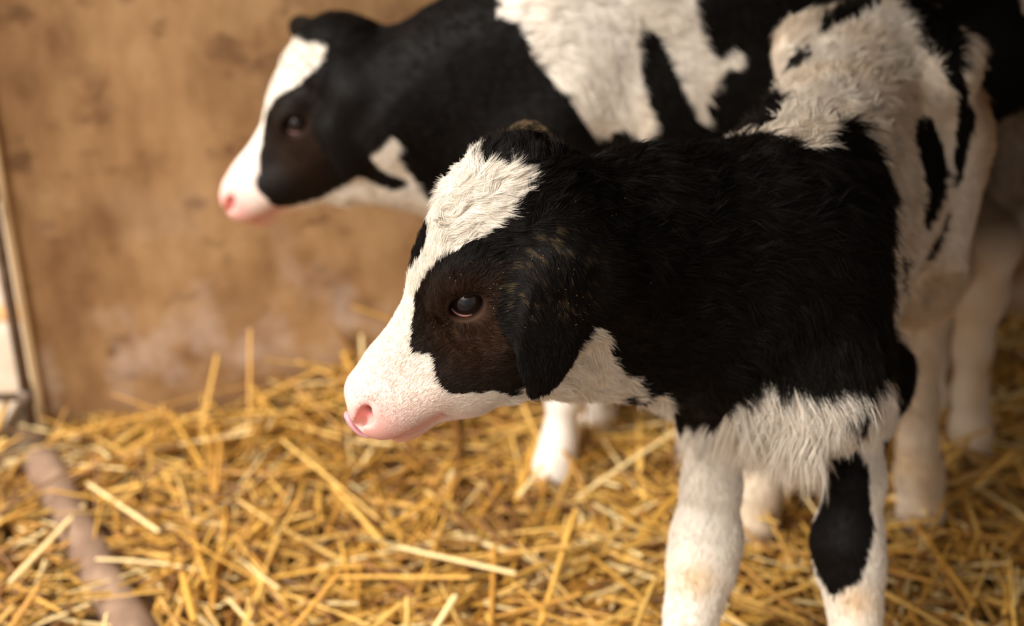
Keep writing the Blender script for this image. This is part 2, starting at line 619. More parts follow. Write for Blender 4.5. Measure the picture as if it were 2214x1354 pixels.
BELLY1 = [(1480, 918), (1508, 913), (1527, 910), (1536, 931), (1545, 928), (1560, 898), (1586, 866), (1622, 840), (1659, 820), (1680, 828), (1706, 834),
          (1742, 845), (1780, 846), (1812, 845), (1823, 835), (1845, 826), (1868, 838), (1877, 846), (1890, 832), (1905, 812), (1918, 804),
          (1925, 830), (1943, 862), (1952, 905), (1952, 1500), (1400, 1500), (1470, 960)]
ELB1 = [(1826, 868), (1836, 880), (1850, 856), (1872, 846), (1878, 870), (1872, 905), (1860, 918), (1842, 905), (1828, 890)]
LEG1 = [(1800, 905), (1815, 925), (1833, 905), (1852, 935), (1859, 978), (1877, 1004), (1882, 1045), (1882, 1097), (1890, 1134), (1888, 1160),
        (1877, 1191), (1875, 1222), (1861, 1253), (1841, 1269), (1820, 1274), (1804, 1292), (1789, 1279), (1768, 1238), (1750, 1191), (1745, 1150),
        (1770, 1108), (1785, 1045), (1797, 983), (1802, 941)]
LEGB1 = [(1912, 950), (1925, 935), (1930, 960), (1910, 990)]


def color_calf1(V, N, rid, regs):
    view = V - np.array([0, 0, CAM_H])
    facing = (N * view).sum(1) < 0.15 * np.linalg.norm(view, axis=1)
    q = V.copy()
    R = lambda *n: np.isin(rid, [regs.index(x) for x in n if x in regs])
    hd = R('head', 'nose', 'chin', 'ear')
    trunk = R('trunk', 'neck')
    # far side of the trunk repeats the near side
    side = (V[:, :2] - TR1['W'][:2]) @ TR1['l']
    mir = V.copy(); mir[:, :2] = V[:, :2] - 2 * side[:, None] * TR1['l']
    m = trunk & ~facing & (side < 0)
    q[m] = mir[m]
    hl_ = Hinv(HF1, V)
    mh = hl_.copy(); mh[:, 1] = np.abs(mh[:, 1])
    mw = HF1['o'] + (mh * HF1['S']) @ HF1['R'].T
    m = hd & ((~facing & (hl_[:, 1] < 0)) | (hl_[:, 1] < -.036))
    q[m] = mw[m]
    px = to_px(q)
    wob = (np.stack([vnoise(V * 170), vnoise(V * 170 + 9)], 1) - .5) * 7
    px = px + wob
    C = np.tile(BLACK, (len(V), 1))
    n1 = vnoise(V * 22)[:, None]; n2 = vnoise(V * 60 + 5)[:, None]
    white = WHITE * (1 - .10 * n2) * (1 - .10 * np.clip(n1 - .5, 0, 1)) * np.array([1, .985, .96])
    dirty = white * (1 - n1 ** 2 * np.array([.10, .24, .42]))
    # brown cast of the cheek
    cheek = np.exp(-(((px[:, 0] - 1035) / 110) ** 2 + ((px[:, 1] - 700) / 150) ** 2))[:, None]
    low = np.clip((px[:, 1] - 560) / 60, 0, 1)[:, None]
    C = np.where(R('head')[:, None], BLACK * 1.2 + (BROWN - BLACK) * cheek * low * (.7 + .6 * n2), C)
    C[R('ear')] = BLACK * 1.3
    ear_mud = R('ear') & (vnoise(V * 190) + .5 * vnoise(V * 500) > .98) & (px[:, 1] < 680)
    C[ear_mud] = MUD
    m = R('ear') & (V[:, 1] > 1.33) & (vnoise(V * 160) > .38)
    C[m] = np.array([.115, .080, .045])
    m = in_poly(px, BLAZE1) & R('head', 'nose', 'chin', 'neck', 'trunk')
    C[m] = white[m]
    m = in_poly(px, SPOT1) & R('neck', 'trunk')
    C[m] = white[m]
    far = in_poly(to_px(V), EYEFAR1) & R('head')
    C[far] = BLACK
    m = in_poly(px, BACK1) & R('trunk')
    C[m] = dirty[m]
    for poly in (B1G, B1A, B1B, B1C, B1D, B1E, B1F):
        m = in_poly(px, poly) & R('trunk', 'hind')
        C[m] = BLACK
    m = in_poly(px, BELLY1) & R('trunk', 'foreleft', 'foreright')
    C[m] = white[m]
    under = R('trunk') & (N[:, 2] < -.55) & (V[:, 2] < .5) & ((V[:, :2] - TR1['W'][:2]) @ f1 < -.04)
    C[under] = dirty[under]
    m = (R('foreleft', 'foreright') & (V[:, 2] < .40)) 
    C[m] = white[m]
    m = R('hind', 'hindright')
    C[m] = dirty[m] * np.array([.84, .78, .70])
    m = R('foreleft') & (in_poly(px, ELB1) | in_poly(px, LEG1) | in_poly(px, LEGB1))
    C[m] = BLACK
    m = in_poly(px, ELB1) & R('trunk')
    C[m] = BLACK
    # brown tint over the outer thigh and buttock
    lat = (V[:, :2] - TR1['W'][:2]) @ l1
    rear = (V[:, :2] - TR1['W'][:2]) @ f1
    g = (np.clip((lat - .055) / .05, 0, 1) * np.clip((-.33 - rear) / .06, 0, 1) * np.clip((V[:, 2] - .40) / .08, 0, 1) * (C[:, 0] > .25))[:, None] * (.55 + .35 * n1)
    C = C * (1 - g) + np.array([.50, .29, .13]) * g
    # yellowed knees
    for (kx, ky, rg) in ((1505, 1250, 'foreright'), (1850, 1300, 'foreleft')):
        g = (np.exp(-(((px[:, 0] - kx) / 42) ** 2 + ((px[:, 1] - ky) / 36) ** 2)) * R(rg))[:, None] * (C[:, :1] > .3)
        C = C * (1 - g * .75) + WARM * g * .75
    # bare skin of the muzzle
    return muzzle_tint(C, hl_, R('head', 'nose', 'chin'), n2[:, 0])


# body
f1 = nrm([-.485, -.875]); l1 = np.array([-f1[1], f1[0]])
TR1 = dict(W=np.array([.280, 1.400]), l=l1, f=f1)
EYE1 = P(1008, 655, 1.162)
HF1 = head_frame(EYE1, 20, 53, 10, 1.03)
b1 = Body()
T1 = add_trunk(b1, TR1['W'], f1, l1, L=.83)
up3 = np.array([0, 0, 1.0])
n0, n1_, n2_ = T1(.03, 0, .61), P(1400, 575, 1.33), P(1240, 570, 1.27)
nkw = dict(reg='neck', k=.05, hl=.024, sv=.80, u=up3, su=1.12)
b1.cone(n1_, n0, .100, .112, **nkw)
b1.cone(n2_, n1_, .088, .100, **nkw)
b1.cone(H(HF1, .040, 0, -.085), n2_, .062, .088, reg='neck', k=.04, hl=.018)
b1.cone(P(1110, 805, 1.215), P(1260, 742, 1.27), .028, .044, reg='neck', k=.04, flow=(1, .2, -.3), hl=.022)
b1.cone(P(1260, 742, 1.27), P(1420, 745, 1.33), .044, .056, reg='neck', k=.04, flow=(1, .2, -.3), hl=.028)
add_head(b1, HF1)
# ears
def add_ear(b, top, tip, wdir, wid, reg='ear'):
    """hanging ear: flattened, widest in the middle, pointed at the tip"""
    top = np.asarray(top, float); tip = np.asarray(tip, float)
    w = nrm(tip - top); L = np.linalg.norm(tip - top)
    u = nrm(np.asarray(wdir, float) - w * (np.asarray(wdir, float) @ w)); v = np.cross(w, u)
    R = np.stack([v, u, w], 1)
    b.ell(top + w * L * .47, R, (.0075, wid, L * .50), k=.006, reg=reg, flow=w, hl=.006)
    b.cone(top + w * L * .55 - u * wid * .25, tip - u * wid * .25, wid * .62, .008, u=u, sv=.20, k=.010, reg=reg, hl=.005)


b1.cone(P(1165, 500, 1.21), P(1190, 580, 1.175), .022, .026, reg='ear', k=.025, hl=.012)
add_ear(b1, P(1214, 555, 1.165), P(1172, 842, 1.150), (1, .25, 0), .030)
add_ear(b1, P(1128, 372, 1.33), P(1148, 268, 1.47), (1, 0, 0), .027)
# legs
FL = [P(1872, 805, 1.475), P(1862, 900, 1.40), P(1847, 1040, 1.37), P(1832, 1170, 1.345), P(1840, 1235, 1.335), P(1848, 1310, 1.32), P(1850, 1354, 1.31), P(1853, 1440, 1.295), P(1856, 1530, 1.27)]
add_leg(b1, FL, [.036, .029, .031, .037, .034, .026, .0215, .024, .027], 'foreleft')
FR = [P(1560, 880, 1.42), P(1545, 960, 1.385), P(1538, 1050, 1.37), P(1527, 1165, 1.35), P(1516, 1235, 1.33), P(1500, 1310, 1.31), P(1490, 1354, 1.30), P(1470, 1440, 1.285), P(1452, 1530, 1.26)]
add_leg(b1, FR, [.044, .028, .030, .037, .034, .027, .0225, .024, .027], 'foreright')
b1.cone(T1(.05, .08, .50), FL[0], .056, .046, k=.05, flow=(0, 0, -1), hl=.022)
b1.cone(T1(.05, -.08, .50), FR[0], .052, .044, k=.03, flow=(0, 0, -1), hl=.022)
HL = [T1(-.40, .084, .47), P(2035, 570, 1.80), P(1996, 670, 1.79), P(1990, 760, 1.775), P(1988, 860, 1.76), P(1985, 960, 1.745), P(1988, 1020, 1.735), P(1990, 1105, 1.72)]
add_leg(b1, HL, [.060, .044, .035, .028, .024, .025, .030, .034], 'hind')
HR = [T1(-.40, -.088, .47), P(1730, 640, 1.80), P(1700, 760, 1.77), P(1670, 860, 1.75), P(1650, 980, 1.72), P(1642, 1060, 1.70), P(1634, 1130, 1.685)]
add_leg(b1, HR, [.060, .044, .036, .030, .025, .029, .033], 'hindright')
b1.cone(T1(-.575, 0, .70), T1(-.600, .0, .60), .022, .018, reg='trunk', k=.02, flow=(0, 0, -1), hl=.03)
b1.cone(T1(-.600, .0, .60), T1(-.585, .0, .40), .018, .012, reg='trunk', k=.02, flow=(0, 0, -1), hl=.02)
add_head_cuts(b1, HF1)


# ------------------------------------------------------------------ the far calf
BLAZE2 = [(600, 60), (618, 82), (650, 92), (690, 98), (706, 108), (695, 130), (680, 150), (655, 175), (636, 187), (612, 200), (590, 218), (577, 240), (570, 265),
          (565, 300), (560, 345), (564, 365), (556, 380), (549, 395), (558, 415), (575, 430), (590, 445), (602, 450), (640, 446),
          (672, 436), (700, 427), (722, 415), (745, 400), (766, 378), (790, 352), (808, 335), (830, 316), (846, 298), (860, 305), (864, 322),
          (858, 345), (870, 362), (885, 378), (905, 405), (925, 432), (945, 460), (1100, 560), (400, 560), (400, 40)]
SADDLE2 = [(1075, 38), (1105, 48), (1125, 62), (1140, 90), (1150, 125), (1175, 150), (1200, 182), (1230, 212), (1258, 260), (1285, 292), (1312, 302),
           (1330, 285), (1345, 276), (1370, 288), (1390, 312), (1407, 295), (1418, 265), (1405, 225), (1390, 190), (1382, 130), (1375, 75), (1390, 62),
           (1408, 66), (1425, 84), (1442, 115), (1460, 155), (1480, 195), (1505, 255), (1523, 272), (1534, 255), (1526, 225), (1535, 200), (1552, 178),
           (1566, 158), (1578, 150), (1597, 152), (1608, 135), (1604, 115), (1588, 104), (1574, 116), (1560, 124), (1535, 112), (1515, 80), (1503, 30), (1497, -60),
           (1485, -400), (1060, -400)]


def color_calf2(V, N, rid, regs):
    view = V - np.array([0, 0, CAM_H])
    facing = (N * view).sum(1) < 0.15 * np.linalg.norm(view, axis=1)
    R = lambda *n: np.isin(rid, [regs.index(x) for x in n if x in regs])
    hd = R('head', 'nose', 'chin', 'ear')
    trunk = R('trunk', 'neck')
    q = V.copy()
    side = (V[:, :2] - TR2['W'][:2]) @ TR2['l']
    mir = V.copy(); mir[:, :2] = V[:, :2] - 2 * side[:, None] * TR2['l']
    m = trunk & ~facing & (side < 0)
    q[m] = mir[m]
    hl_ = Hinv(HF2, V)
    mh = hl_.copy(); mh[:, 1] = np.abs(mh[:, 1])
    mw = HF2['o'] + (mh * HF2['S']) @ HF2['R'].T
    m = hd & ~facing & (hl_[:, 1] < 0)
    q[m] = mw[m]
    px = to_px(q) + (np.stack([vnoise(V * 150), vnoise(V * 150 + 9)], 1) - .5) * 5
    C = np.tile(BLACK, (len(V), 1))
    n1 = vnoise(V * 22)[:, None]; n2 = vnoise(V * 60 + 5)[:, None]
    white = WHITE * (1 - .08 * n2) * (1 - n1 ** 2 * np.array([.04, .08, .14]))
    dirty = WHITE * (1 - n1 ** 2 * np.array([.15, .30, .50]))
    m = in_poly(px, BLAZE2) & R('head', 'nose', 'chin', 'neck')
    C[m] = white[m]
    cheek = np.exp(-(((px[:, 0] - 655) / 75) ** 2 + ((px[:, 1] - 310) / 90) ** 2))[:, None] * (C[:, :1] < .1)
    C = np.where(R('head')[:, None], C + (BROWN - BLACK) * .5 * cheek, C)
    m = in_poly(px, SADDLE2) & R('trunk', 'neck')
    C[m] = white[m]
    m = (V[:, 0] > .575 + .05 * n2[:, 0]) & (V[:, 2] < .58 + .03 * n1[:, 0])
    hind_shade = np.clip((V[:, 2:3] - .36) / .08, 0, 1) * .85  # dark brown painted into the coat as shade from the near calf
    C[m] = (dirty * (1 - hind_shade) + np.array([.085, .045, .018]) * hind_shade)[m]
    m = R('trunk') & (V[:, 0] > .70) & (V[:, 2] > .735)
    C[m] = dirty[m]
    m = R('fore', 'forefar') & (V[:, 2] < .40)
    C[m] = white[m]
    m = R('hind', 'hindfar') & (V[:, 2] < .50)
    C[m] = (dirty * (1 - hind_shade) + np.array([.085, .045, .018]) * hind_shade)[m] * np.array([.84, .78, .70])  # same painted shade on the upper hind legs
    under = R('trunk') & (N[:, 2] < -.5) & (V[:, 0] < .56)
    C[under] = white[under]
    return muzzle_tint(C, hl_, R('head', 'nose', 'chin'), n2[:, 0])


f2 = nrm([-1, -.12]); l2 = np.array([-f2[1], f2[0]])
TR2 = dict(W=np.array([.085, 1.960]), l=l2, f=f2)
EYE2 = P(640, 268, 1.890)
HF2 = head_frame(EYE2, 14, 53, 8, 1.085)
b2 = Body()
T2 = add_trunk(b2, TR2['W'], f2, l2, z0=.03, L=1.2)
m0, m1, m2 = T2(.03, 0, .60), P(960, 235, 1.965), P(850, 230, 1.955)
b2.cone(m1, m0, .100, .118, **nkw)
b2.cone(m2, m1, .090, .100, **nkw)
b2.cone(T2(.10, 0, .665), T2(-.05, 0, .69), .060, .065, reg='neck', k=.05, flow=(1, 0, -.3), hl=.026)
b2.cone(P(1000, 130, 1.965), T2(.03, 0, .675), .075, .080, reg='neck', k=.05, hl=.026)
b2.cone(H(HF2, .040, 0, -.085), m2, .064, .090, reg='neck', k=.04, hl=.018)
b2.cone(P(740, 400, 1.935), P(860, 365, 1.955), .030, .042, reg='neck', k=.04, flow=(1, 0, -.3), hl=.022)
b2.cone(P(860, 365, 1.955), P(990, 400, 1.965), .042, .060, reg='neck', k=.04, flow=(1, 0, -.3), hl=.028)
add_head(b2, HF2)
b2.cone(P(735, 165, 1.925), P(765, 210, 1.900), .022, .026, reg='ear', k=.025, hl=.012)
add_ear(b2, P(772, 185, 1.890), P(758, 385, 1.880), (1, .25, 0), .031)
add_ear(b2, P(700, 95, 2.00), P(630, 50, 2.085), (.3, 0, 1), .022)
F2N = [T2(.02, .08, .50), P(1240, 640, 1.925), P(1232, 745, 1.905), P(1222, 850, 1.895), P(1210, 950, 1.885), P(1200, 1000, 1.875), P(1196, 1030, 1.855)]
add_leg(b2, F2N, [.055, .032, .036, .026, .024, .029, .033], 'fore')
F2F = [T2(.02, -.08, .50), P(1300, 560, 2.025), P(1296, 660, 2.015), P(1292, 770, 2.005), P(1290, 870, 2.005), P(1288, 920, 1.995), P(1284, 950, 1.975)]
add_leg(b2, F2F, [.055, .032, .034, .028, .028, .029, .031], 'forefar')
H2N = [T2(-.40, .088, .47), P(2135, 520, 1.935), P(2118, 640, 1.955), P(2104, 750, 1.945), P(2098, 850, 1.945), P(2098, 930, 1.935), P(2102, 1000, 1.925)]
add_leg(b2, H2N, [.062, .046, .036, .027, .025, .030, .034], 'hind')
H2F = [T2(-.40, -.088, .47), P(2080, 470, 2.075), P(2050, 560, 2.085), P(2030, 680, 2.075), P(2020, 780, 2.065), P(2016, 860, 2.055), P(2010, 920, 2.035)]
add_leg(b2, H2F, [.062, .046, .036, .027, .025, .030, .034], 'hindfar')
b2.cone(T2(-.585, 0, .70), T2(-.605, .0, .60), .022, .018, reg='trunk', k=.02, flow=(0, 0, -1), hl=.03)
b2.cone(T2(-.605, .0, .60), T2(-.60, .0, .36), .018, .012, reg='trunk', k=.02, flow=(0, 0, -1), hl=.05)
add_head_cuts(b2, HF2)

skin = attr_mat('coat_skin', 'coat', rough=.6, spec=.12)
calf1, D1 = finish_calf('calf', b1, .0032, color_calf1, dict(skin=skin))

calf2, D2 = finish_calf('calf', b2, .0042, color_calf2, dict(skin=skin))
BASE1 = np.array([.36, 1.50, 0.0])
BASE2 = np.array([.38, 1.93, 0.0])


def set_base(o, base):
    me = o.data
    v = np.empty(len(me.vertices) * 3, np.float32)
    me.vertices.foreach_get('co', v)
    me.vertices.foreach_set('co', (v.reshape(-1, 3) - base.astype(np.float32)).ravel())
    me.update()
    o.location = base.tolist()


def adopt(o, parent):
    o.parent = parent
    o.matrix_parent_inverse = Matrix.Translation(-Vector(parent.location))


set_base(calf1, BASE1)
set_base(calf2, BASE2)
tag(calf1, 'black and white calf in front, in sharp focus, bending its head low with pink nose', 'calf')
tag(calf2, 'black and white calf standing behind the sharp one, closest to the board wall', 'calf')

# ------------------------------------------------------------------ eyes, tongue, hooves
m_eye, nt, bs = new_mat('eye_dark')
tc = nt.nodes.new('ShaderNodeTexCoord')
sx = nt.nodes.new('ShaderNodeSeparateXYZ')
nt.links.new(tc.outputs['Object'], sx.inputs[0])
def _math(op, a, b=None):
    n = nt.nodes.new('ShaderNodeMath'); n.operation = op
    for i, v in enumerate((a, b)):
        if v is None: continue
        if isinstance(v, (int, float)): n.inputs[i].default_value = v
        else: nt.links.new(v, n.inputs[i])
    return n.outputs[0]
yy = _math('MULTIPLY', sx.outputs['Y'], 1 / .0085)
zz = _math('MULTIPLY', sx.outputs['Z'], 1 / .0055)
rr = _math('SQRT', _math('ADD', _math('MULTIPLY', yy, yy), _math('MULTIPLY', zz, zz)))
cr = nt.nodes.new('ShaderNodeValToRGB')
cr.color_ramp.elements[0].position = .42; cr.color_ramp.elements[0].color = (.002, .003, .006, 1)
cr.color_ramp.elements[1].position = .60; cr.color_ramp.elements[1].color = (.016, .008, .005, 1)
e_ = cr.color_ramp.elements.new(.80); e_.color = (.020, .010, .005, 1)
e_ = cr.color_ramp.elements.new(.92); e_.color = (.06, .035, .028, 1)
nt.links.new(_math('MULTIPLY', rr, .5), cr.inputs[0])
nt.links.new(cr.outputs[0], bs.inputs['Base Color'])
bs.inputs['Roughness'].default_value = .04
bs.inputs['Specular IOR Level'].default_value = .5
bs.inputs['Coat Weight'].default_value = .1
bs.inputs['Coat Roughness'].default_value = .02
m_lid = simple_mat('eyelid_skin', (.008, .006, .005), .5, spec=.2)
m_inner = simple_mat('inner_eyelid', (.30, .13, .11), .25, spec=.6)
m_tongue = simple_mat('tongue_skin', (.50, .25, .29), .35, spec=.5)
m_hoof = noise_mat('hoof_horn', [(.3, (.30, .22, .14)), (.7, (.50, .40, .28))], scale=60, bump=.1)
m_lash = simple_mat('lash_hair', (.012, .009, .007), .5)


def add_eye(fr, s, calf):
    S = fr['S']
    A = eye_axes(fr, s)
    c = H(fr, EYE[0], s * EYE[1], EYE[2]) - A[:, 0] * .0105 * S
    rad = .0175 * S
    V, F = [], []
    n1, n2 = 40, 24
    for j in range(n2 + 1):
        ph = math.pi * j / n2
        r0 = rad + (.0012 * S * max(0.0, math.cos(ph)) ** 6)
        for i in range(n1):
            th = 2 * math.pi * i / n1
            V.append((r0 * math.cos(ph), rad * math.sin(ph) * math.cos(th), rad * math.sin(ph) * math.sin(th)))
    for j in range(n2):
        for i in range(n1):
            F.append((j * n1 + i, j * n1 + (i + 1) % n1, (j + 1) * n1 + (i + 1) % n1, (j + 1) * n1 + i))
    e = mesh_obj('eye', V, F, m_eye)
    M = Matrix(((A[0, 0], A[0, 1], A[0, 2], c[0]), (A[1, 0], A[1, 1], A[1, 2], c[1]), (A[2, 0], A[2, 1], A[2, 2], c[2]), (0, 0, 0, 1)))
    e.parent = calf
    e.matrix_parent_inverse = Matrix.Translation(-Vector(calf.location))
    e.matrix_basis = M
    tag(e, 'dark glossy eye')

    def lid(a, bb, r, t0, t1, m, name, lift=.0006):
        pts = []
        for k in range(29):
            t = t0 + (t1 - t0) * k / 28
            p, q = a * math.cos(t), bb * math.sin(t)
            o_ = math.sqrt(max(rad ** 2 - p * p - q * q, 0)) + lift
            pts.append((o_, p, q))
        rr_ = [r * (.45 + .55 * math.sin(math.pi * k / 28) ** .5) for k in range(29)]
        v, f = tube_geo(pts, rr_, 8)
        o = mesh_obj(name, v, f, m)
        o.parent = e
        return o
    a_, b_ = .0150 * S, .0115 * S
    lid(a_ * 1.04, b_ * 1.08, .0022 * S, -.15, math.pi + .15, m_lid, 'upper_eyelid', .0014)
    lid(a_ * 1.04, b_ * 1.10, .0017 * S, math.pi - .1, 2 * math.pi + .1, m_lid, 'lower_eyelid', .0008)
    lid(a_ * .93, b_ * .95, .0012 * S, math.pi * 1.05 if s < 0 else math.pi * 1.45, math.pi * 1.55 if s < 0 else math.pi * 1.98, m_inner, 'inner_eyelid', .0004)
    # lashes
    lp, ls = [], []
    r_ = np.random.default_rng(5)
    for k in range(46):
        t = .25 + (math.pi - .5) * k / 45
        p, q = a_ * 1.05 * math.cos(t), b_ * 1.08 * math.sin(t)
        o_ = math.sqrt(max(rad ** 2 - p * p - q * q, 0)) + .002
        L = .013 * S * (.7 + .5 * r_.random())
        d = np.array([.75, .45 * math.cos(t) + .15 * r_.normal(), -.15 + .12 * r_.normal()])
        b0 = np.array([o_, p, q])
        for u in (0, .35, .7, 1):
            lp.append(b0 + d * L * u + np.array([0, 0, .45]) * L * u * u)
    curves_obj('eyelashes', np.array(lp), 4, np.full(len(lp), .00014), m_lash, e)
    return e


def curves_obj(name, pts, k, radius, mat, parent, color=None):
    cv = bpy.data.hair_curves.new(name)
    n = len(pts) // k
    cv.add_curves([k] * n)
    cv.attributes['position'].data.foreach_set('vector', pts.astype(np.float32).ravel())
    ra = cv.attributes.get('radius') or cv.attributes.new('radius', 'FLOAT', 'POINT')
    ra.data.foreach_set('value', radius.astype(np.float32))
    if color is not None:
        ca = cv.attributes.new('coat', 'FLOAT_COLOR', 'CURVE')
        ca.data.foreach_set('color', np.concatenate([color, np.ones((n, 1))], 1).astype(np.float32).ravel())
    cv.materials.append(mat)
    o = bpy.data.objects.new(name, cv)
    col.objects.link(o)
    if parent is not None:
        o.parent = parent
    return o


for fr, calf in ((HF1, calf1), (HF2, calf2)):
    for s in (1, -1):
        add_eye(fr, s, calf)

# tongue of the near calf, curled up over the upper lip
tp = [H(HF1, x, -.004, z) for x, z in ((.258, -.064), (.280, -.066), (.2935, -.063), (.3000, -.052), (.2985, -.040), (.2920, -.029))]
tv, tf = [], []
for i, p in enumerate(tp):
    tg = nrm(tp[min(i + 1, 5)] - tp[max(i - 1, 0)])
    Yh = HF1['R'][:, 1]; nn = np.cross(tg, Yh)
    w = (.015, .017, .019, .019, .016, .008)[i]
    for k in range(16):
        a = 2 * math.pi * k / 16
        tv.append(p + Yh * w * math.cos(a) + nn * (.0042 * math.sin(a)))
for i in range(5):
    for k in range(16):
        tf.append((i * 16 + k, i * 16 + (k + 1) % 16, (i + 1) * 16 + (k + 1) % 16, (i + 1) * 16 + k))
tf.append(tuple(range(15, -1, -1))); tf.append(tuple(80 + k for k in range(16)))
tongue = mesh_obj('tongue', tv, tf, m_tongue)
sm = tongue.modifiers.new('smooth', 'SUBSURF'); sm.levels = 2; sm.render_levels = 2
adopt(tongue, calf1)
tag(tongue, 'mauve tongue tip curled over the upper lip')

for calf, legs, f_ in ((calf1, (FL, FR, HL, HR), f1), (calf2, (F2N, F2F, H2N, H2F), f2)):
    for lg in legs:
        v, f = hoof_geo(lg[-1] + np.array([f_[0], f_[1], 0]) * .01, f_)
        adopt(mesh_obj('hoof', v, f, m_hoof), calf)

# ------------------------------------------------------------------ coats (stroke by stroke, rooted on the skin)
m_fur = attr_mat('fur_strand', 'coat', rough=.50, spec=.13)


def make_coat(calf, D, color_fn, fr, n, rad0, seed, head_boost, extra=None):
    r_ = np.random.default_rng(seed)
    V, Q, N = D['V'], D['Q'], D['N']
    T = np.concatenate([Q[:, [0, 1, 2]], Q[:, [0, 2, 3]]])
    e1_ = V[T[:, 1]] - V[T[:, 0]]; e2_ = V[T[:, 2]] - V[T[:, 0]]
    area = np.linalg.norm(np.cross(e1_, e2_), axis=1) * .5
    cen = V[T].mean(1)
    nr = N[T[:, 0]]
    view = cen - np.array([0, 0, CAM_H])
    back = (nr * view).sum(1) > .35 * np.linalg.norm(view, axis=1)
    hd = np.isin(D['rid'][T[:, 0]], [i for i, g in enumerate(D['regs']) if g in ('head', 'nose', 'chin', 'ear')])
    wgt = area * np.where(back, .30, 1.0) * np.where(hd, head_boost, 1.0)
    hm = Hinv(fr, cen)
    wgt *= np.where(hd & (hm[:, 0] > .276), .0, 1.0)
    wgt *= np.where(hd & (hm[:, 0] > .02) & (hm[:, 0] < .12) & (hm[:, 2] > -.05), 1.3, 1.0)
    idx = r_.choice(len(T), n, p=wgt / wgt.sum())
    u = r_.random(n); v = r_.random(n)
    fl = u + v > 1
    u[fl], v[fl] = 1 - u[fl], 1 - v[fl]
    t = T[idx]
    w3 = np.stack([1 - u - v, u, v], 1)
    mix = lambda A: np.einsum('nk,nkd->nd', w3, A[t])
    root = mix(V); nor = mix(N); nor /= np.linalg.norm(nor, axis=1)[:, None] + 1e-9
    flow = mix(D['flow']); hl = (w3 * D['hl'][t]).sum(1)
    rid = D['rid'][t[:, 0]]
    C = color_fn(root, nor, rid, D['regs'])
    isin = lambda *g: np.isin(rid, [i for i, x in enumerate(D['regs']) if x in g])
    head = isin('head', 'nose', 'chin'); trunk = isin('trunk', 'neck')
    lo = Hinv(fr, root)
    keep = np.ones(n, bool)
    for s in (1, -1):
        A = eye_axes(fr, s)
        c = H(fr, EYE[0], s * EYE[1], EYE[2])
        q = (root - c) @ A / fr['S']
        keep &= ~((np.abs(q[:, 0]) < .02) & ((q[:, 1] / .0172) ** 2 + (q[:, 2] / .0131) ** 2 < 1))
        keep &= np.linalg.norm(lo - np.array([.270, s * .034, -.035]), axis=1) > .012
    bare = head & (lo[:, 0] > .268)
    keep &= ~(bare & (r_.random(n) < .85))
    seam = np.abs(lo[:, 2] + .068 + (.295 - lo[:, 0]) * .42)
    keep &= ~(head & (seam < .004) & (lo[:, 0] > .240))
    # noise fields
    nz = lambda f, o: np.stack([vnoise(root * f + o), vnoise(root * f + o + 11), vnoise(root * f + o + 23)], 1) - .5
    wild = np.where(trunk, .9, np.where(head, .35, .3))
    crown = head & (lo[:, 0] < .105) & (lo[:, 2] > -.062)
    cw = np.clip((.115 - lo[:, 0]) / .05, 0, 1) * np.clip((lo[:, 2] + .075) / .02, 0, 1) * head
    # whorl on the forehead
    wc = lo - np.array([.060, .006, 0])
    sw = np.stack([-wc[:, 1], wc[:, 0], 0 * wc[:, 0]], 1) + .9 * wc * np.array([1, 1, 0])
    sw = sw @ fr['R'].T
    sw /= np.linalg.norm(sw, axis=1)[:, None] + 1e-9
    flow /= np.linalg.norm(flow, axis=1)[:, None] + 1e-9
    flow = flow * (1 - .8 * cw[:, None]) + sw * .9 * cw[:, None]
    # strands sweep away from the eye and down the cheek
    ec = lo - np.array([EYE[0], EYE[1], EYE[2]]); ec2 = lo - np.array([EYE[0], -EYE[1], EYE[2]])
    for q in (ec, ec2):
        d = np.linalg.norm(q, axis=1)
        a = np.exp(-(d / .035) ** 2) * head
        flow = flow * (1 - a[:, None]) + (q / (d[:, None] + 1e-6)) @ fr['R'].T * a[:, None]
    jaw = head * np.clip((-lo[:, 2] - .06) / .06, 0, 1)
    flow = flow + (jaw[:, None] * .35) * (-fr['R'][:, 2])
    flow = flow + nz(26, 3) * 1.0 * wild[:, None] + nz(75, 7) * 1.1 * wild[:, None]
    tan = flow - nor * (flow * nor).sum(1)[:, None]
    tan /= np.linalg.norm(tan, axis=1)[:, None] + 1e-9
    hl = hl * (1 + .25 * cw)
    hl = np.where(head & (lo[:, 0] > .17), np.minimum(hl, np.clip(.0065 - (lo[:, 0] - .17) * .04, .0024, 1)), hl)
    muz = head & (lo[:, 0] > .19)
    white = C[:, 0] > .3
    if extra is not None:
        hl, tan = extra(root, nor, hl, tan, trunk, white)
    L = hl * (.55 + .75 * r_.random(n))
    alpha = np.where(trunk, .42, np.where(head, .30, .22)) + .12 * r_.normal(size=n) + .12 * cw
    alpha = np.clip(alpha, .10, 1.1)
    dirv = tan * np.cos(alpha)[:, None] + nor * np.sin(alpha)[:, None]
    cl = (nz(150, 31) * .9 + nz(420, 41) * .5) * np.where(muz, .35, 1.0)[:, None]
    side = np.cross(nor, tan)
    K = 5
    ts = np.linspace(0, 1, K)
    pts = np.empty((n, K, 3), np.float32)
    bend = np.where(trunk | (cw > .2), .55, .25)[:, None]
    curl = (.28 * trunk + .45 * cw)[:, None] * np.sign(vnoise(root * 60 + 3) - .5)[:, None]
    for k, tt in enumerate(ts):
        p = dirv * tt + (tan * .15 - nor * .55) * bend * tt * tt + cl * (tt ** 1.5) * np.where(trunk | (cw > .2), .75, .35)[:, None]
        p = p + side * curl * np.sin(tt * 2.2) * tt
        p[:, 2] -= .22 * tt * tt * np.clip(hl / .03, 0, 1.3)
        pts[:, k] = root - nor * .0004 + p * L[:, None]
    rad = rad0 * np.where(head, .80, 1.15) * (.7 + .6 * r_.random(n))
